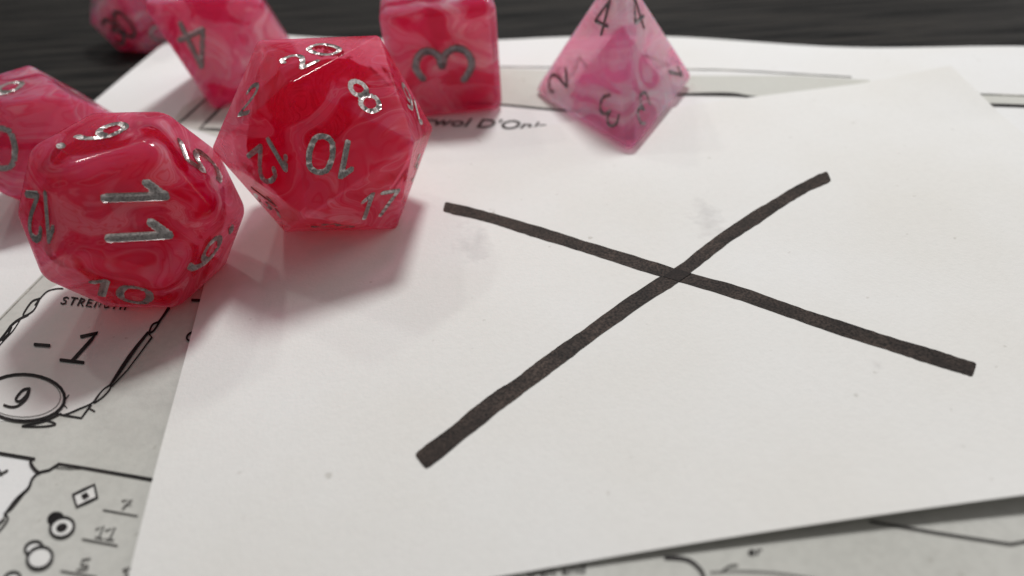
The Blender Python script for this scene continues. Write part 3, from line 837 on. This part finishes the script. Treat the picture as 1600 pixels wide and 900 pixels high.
R_A = resin_mat('resin_twenty', 1.0, 0.50, (0.98, 0.34, 0.52), (0.88, 0.40, 0.50), (0.79, 0.13, 0.25), (0.68, 0.001, 0.055))
R_B = resin_mat('resin_twelve', 2.3, 0.50, (0.98, 0.34, 0.52), (0.88, 0.38, 0.48), (0.79, 0.12, 0.24), (0.68, 0.001, 0.055), scale=1.3)
R_C = resin_mat('resin_cube', 3.1, 0.58, (0.98, 0.55, 0.70), (0.90, 0.66, 0.72), (0.85, 0.33, 0.46), (0.78, 0.05, 0.17))
R_D = resin_mat('resin_eight', 4.4, 0.56, (0.98, 0.58, 0.75), (0.91, 0.70, 0.78), (0.87, 0.36, 0.53), (0.80, 0.07, 0.22))
R_E = resin_mat('resin_ten', 5.2, 0.56, (0.98, 0.55, 0.70), (0.90, 0.64, 0.71), (0.85, 0.32, 0.47), (0.78, 0.06, 0.18))
R_F = resin_mat('resin_four', 6.6, 0.58, (0.98, 0.86, 0.92), (0.86, 0.84, 0.86), (0.87, 0.78, 0.83), (0.86, 0.42, 0.59), dens=0.2)

TOPZ = 0.075      # top of sheet and note under the dice

# --- twenty sided die
ico = [Vector((0, s, t * phi)) / 2 for s in (1, -1) for t in (1, -1)] + [Vector((s, t * phi, 0)) / 2 for s in (1, -1) for t in (1, -1)] + [Vector((t * phi, 0, s)) / 2 for s in (1, -1) for t in (1, -1)]
def ring_of(V, B, edge=1.0):
    nb = [j for j in range(len(V)) if abs((V[B] - V[j]).length - edge) < 1e-4]; ring = [nb[0]]
    while len(ring) < len(nb):
        for j in nb:
            if j not in ring and abs((V[ring[-1]] - V[j]).length - edge) < 1e-4: ring.append(j); break
    if V[ring[0]].cross(V[ring[1]]).dot(V[B]) < 0: ring = ring[::-1]
    return ring
B_ = 0; A_, C_, F_, E_, D_ = ring_of(ico, B_)
ap = lambda i: [j for j in range(12) if (ico[j] + ico[i]).length < 1e-4][0]
G_, H_, I_, K_, L_, M_ = ap(C_), ap(F_), ap(A_), ap(D_), ap(E_), ap(B_)
V20 = rest(ico, -(ico[A_] + ico[B_] + ico[C_])); F20 = poly_faces(V20)
loc = (-1.831, 7.191, TOPZ); rz = -3.738; sc = 1.256
up_of, px_of, off_of, _p = frame_face(V20, F20, loc, rz, sc)
vis = {(A_, B_, C_): ('20', -14, -40, (487, 88)), (A_, B_, D_): ('8', -30, -38, (569, 150)), (B_, D_, E_): ('10', -8, 40, (522, 246)), (B_, E_, F_): ('12', 22, 38, (424, 252)),
       (D_, E_, G_): ('17', 14, -40, (588, 320)), (B_, F_, C_): ('2', 16, -40, (388, 160)), (A_, D_, H_): ('16', 10, 40, (646, 166)), (D_, G_, H_): ('3', 6, -30, (655, 266)), (F_, E_, I_): ('15', 40, 30, (412, 316))}
nums = {}; used = set()
for ids, (txt, dx, dy, pc) in vis.items():
    k = fidx(F20, V20, *ids); up = up_of(k, dx, dy); off = off_of(k, up, *pc)
    if txt == '20': rt_ = up_of(k, 42, -19); up = F20[k][0].cross(rt_).normalized(); off = off_of(k, up, *pc)
    nums[k] = [(txt, up, (max(-.14, min(.14, off[0])), max(-.14, min(.14, off[1]))), 1.05 if txt == '20' else 1.0)]; used.add(txt)
restn = [str(n) for n in range(1, 21) if str(n) not in used]
for k in range(20):
    if k not in nums:
        t = restn.pop(0); t = t + '.' if t in ('6', '9') else t
        nums[k] = [(t, anyup(F20[k][0]), (0, 0), .95)]
make_die('twenty_sided_die', V20, F20, nums, 'red pink swirled die on the corner of the note, with 20, 10 and 17', R_A, M_SILVER, 0.06, 0.345, 0.029, 0.026, loc, (0, 0, rz), sc)

# --- twelve sided die
dod = [Vector((a, b, c)) for a in (1, -1) for b in (1, -1) for c in (1, -1)]
for a in (1, -1):
    for b in (1, -1): dod += [Vector((0, a / phi, b * phi)), Vector((a / phi, b * phi, 0)), Vector((b * phi, 0, a / phi))]
dod = [v * phi / 2 for v in dod]
Fd = poly_faces(dod)
adj = lambda i, V=dod: [j for j in range(20) if abs((V[i] - V[j]).length - 1) < 1e-4]
ring = list(Fd[0][2])
W_ = [[j for j in adj(i) if j not in ring][0] for i in ring]
T_ = [j for j in range(20) if j in adj(W_[0]) and j in adj(W_[1])][0]
top = [f_ for f_ in Fd if ring[0] in f_[2] and ring[1] in f_[2] and T_ in f_[2]][0]
V12 = rest(dod, -top[0]); F12 = poly_faces(V12)
sc = 0.75; loc = Vector((-3.58, 6.16, TOPZ))
k11 = fidx(F12, V12, *ring)
n11 = F12[k11][0]
def face_of(*ids): return fidx(F12, V12, *ids)
rz = 3.665
up_of, px_of, off_of, _p = frame_face(V12, F12, loc, rz, sc)
fa = lambda i: face_of(ring[i], ring[(i + 1) % 5], W_[i])
kt = fa(0)       # top, carries 9.
nums = {}
def put(k, txt, dx, dy, pc=None, hs=1.0, lim=.16):
    up = up_of(k, dx, dy); off = off_of(k, up, *pc) if pc else (0, 0)
    nums.setdefault(k, []).append((txt, up, (max(-lim, min(lim, off[0])), max(-lim, min(lim, off[1]))), hs))
put(k11, '11', 100, -4, (215, 331))
put(fa(0), '9.', 90, -28, (172, 202), 1.15, lim=.25)
put(fa(1), '12', 4, 50, (66, 350))
put(fa(2), '10', 10, -30, (188, 456), .9)
put(fa(3), '6.', -27, 27, (318, 400), .9)
put(fa(4), '5', -35, -20, (314, 252), .95)
oth = ['1', '2', '3', '4', '7', '8']
for k in range(12):
    if k not in nums: nums[k] = [(oth.pop(0), anyup(F12[k][0]), (0, 0), 1)]
make_die('twelve_sided_die', V12, F12, nums, 'frontmost rounded red pink die, showing a large silver 11', R_B, M_SILVER, 0.25, 0.51, 0.041, 0.032, loc, (0, 0, rz), sc, cell=0.024)

# --- six sided die
V6 = [Vector((x, y, z)) for x in (-.5, .5) for y in (-.5, .5) for z in (0, 1)]; F6 = poly_faces(V6)
loc = (-0.757, 10.239, 0.06); rz = 0.07; sc = 1.5
up_of, px_of, off_of, _p = frame_face(V6, F6, loc, rz, sc)
nums = {}
for k, (nn, c, ids) in enumerate(F6):
    if nn.y < -.9: nums[k] = [('3', up_of(k, -40, 1), (0, 0), 1)]
    elif nn.z > .9: nums[k] = [('2', Vector((1, 0, 0)), (0.1, 0), 1)]
    elif nn.x > .9: nums[k] = [('1', Vector((0, 0, 1)), (0, 0), 1)]
    elif nn.x < -.9: nums[k] = [('6', Vector((0, 0, 1)), (0, 0), 1)]
    elif nn.y > .9: nums[k] = [('4', Vector((0, 0, 1)), (0, 0), 1)]
    else: nums[k] = [('5', Vector((1, 0, 0)), (0, 0), 1)]
make_die('six_sided_die', V6, F6, nums, 'pink cube die with a large sideways 3 on its front', R_C, M_DULL, 0.13, 0.74, 0.052, 0.035, loc, (0, 0, rz), sc, cell=0.028)

# --- four sided die
V4 = [Vector((0, -1 / 3 ** .5, 0)), Vector((-.5, .5 / 3 ** .5, 0)), Vector((.5, .5 / 3 ** .5, 0)), Vector((0, 0, (2 / 3) ** .5))]; F4 = poly_faces(V4)
sc = 2.46; loc = Vector((1.63, 9.40, 0.075)); rz = -0.03
rot4 = Matrix.Rotation(-0.035, 3, 'Y') @ Matrix.Rotation(rz, 3, 'Z')
up_of, px_of, off_of, _p = frame_face(V4, F4, loc, 0, sc, rot4)
vnum = {3: '4', 0: '3', 1: '2', 2: '1'}; nums = {}
for k, (nn, c, ids) in enumerate(F4):
    for v in ids:
        up = (V4[v] - c).normalized()
        nums.setdefault(k, []).append((vnum[v], up, (0, 0.30 * sc * .92), 1.0))
make_die('four_sided_die', V4, F4, nums, 'pale pink cloudy pyramid die standing on the far edge of the note', R_F, M_DULL, 0.10, 0.42, 0.026, 0.022, loc, rot4.to_euler(), sc, cell=0.018, core=0.60, core_c=(0, -.2, .15))

# --- eight sided die
a = 1 / 2 ** .5
V8 = rest([Vector(v) for v in ((a, 0, 0), (-a, 0, 0), (0, a, 0), (0, -a, 0), (0, 0, a), (0, 0, -a))], (-1, -1, -1)); F8 = poly_faces(V8)
sc = 1.80; rz = 1.589; loc = Vector((-3.90, 11.13, 0.05))
tipv = Matrix.Rotation(rz, 3, 'Z') @ (V8[1] * sc); dl = 0.08
loc = loc + tipv - Matrix.Rotation(rz + dl, 3, 'Z') @ (V8[1] * sc); rz += dl
up_of, px_of, off_of, proj_ = frame_face(V8, F8, loc, rz, sc)
nums = {}; left_ = ['1', '2', '3', '5', '6', '7', '8']
front = min(range(8), key=lambda k: abs(F8[k][0].z - .33) * 5 + (Matrix.Rotation(rz, 3, 'Z') @ F8[k][0]).y)
for k in range(8):
    if k == front:
        up = up_of(k, 24, 50); nums[k] = [('4', up, off_of(k, up, 300, 72), 1.12)]
    else: nums[k] = [(left_.pop(0), anyup(F8[k][0]), (0, 0), 1.0)]
make_die('eight_sided_die', V8, F8, nums, 'pink die with an upside down 4 on its point down front face', R_D, M_SILVER, 0.15, 0.6, 0.040, 0.03, loc, (0, 0, rz), sc, cell=0.026)

# --- two ten sided dice
def d10():
    h = (1 - math.cos(math.pi / 5)) / (1 + math.cos(math.pi / 5))
    v = [Vector((0, 0, 1)), Vector((0, 0, -1))] + [Vector((math.cos(k * math.pi / 5), math.sin(k * math.pi / 5), h * (1 if k % 2 == 0 else -1))) for k in range(10)]
    return v
V10 = d10(); F10 = poly_faces(V10)
k0 = fidx(F10, V10, 0, 2, 3, 4)
V10 = rest(V10, -F10[k0][0]); cx = sum((v.x for v in V10)) / 12; cy = sum((v.y for v in V10)) / 12
V10 = [Vector((v.x - cx, v.y - cy, v.z)) for v in V10]; F10 = poly_faces(V10)
def ten(name, label, mat, silver, loc, rz, sc, front_txt, top_txt, others, fpx, tpx, fpc=None, tpc=None):
    up_of, px_of, off_of, _p = frame_face(V10, F10, loc, rz, sc)
    nums = {}
    Rm = Matrix.Rotation(rz, 3, 'Z'); view = (Vector((0, 0, CAM_H)) - Vector(loc)).normalized()
    order = sorted(range(len(F10)), key=lambda k: -F10[k][0].z)
    topk = order[0]
    fr = max([k for k in range(len(F10)) if k != topk], key=lambda k: (Rm @ F10[k][0]).dot(view) - (0 if fpc is None else float(np.hypot(*(px_of(k) - np.array(fpc)))) / 60))
    for k in range(len(F10)):
        if k == topk: txt, (dx, dy) = top_txt, tpx
        elif k == fr: txt, (dx, dy) = front_txt, fpx
        else: txt = others.pop(0); nums[k] = [(txt, anyup(F10[k][0]), (0, 0), .9)]; continue
        up = up_of(k, dx, dy); pc = tpc if k == topk else fpc
        nums[k] = [(txt, up, off_of(k, up, *pc) if pc else (0, 0), 1.0)]
    return make_die(name, V10, F10, nums, label, mat, silver, 0.09, 0.5, 0.037, 0.028, loc, (0, 0, rz), sc, cell=0.026)
ten('ten_sided_die', 'pink die cut by the left picture edge, with a 9 on top and 0 below', R_E, M_SILVER, (-5.50, 8.25, 0.045), -4.15, 1.0, '0', '9', ['1', '2', '3', '4', '5', '6.', '7', '8'], (-4, -40), (48, -22), (20, 245), (22, 153))
ten('ten_sided_die', 'pink two digit die on the dark table, farthest back at the upper left', R_D, M_DULL, (-6.15, 13.5, 0.0), 1.1, 0.95, '20', '60', ['00', '10', '30', '40', '50', '70', '80', '90'], (40, 4), (40, -10))
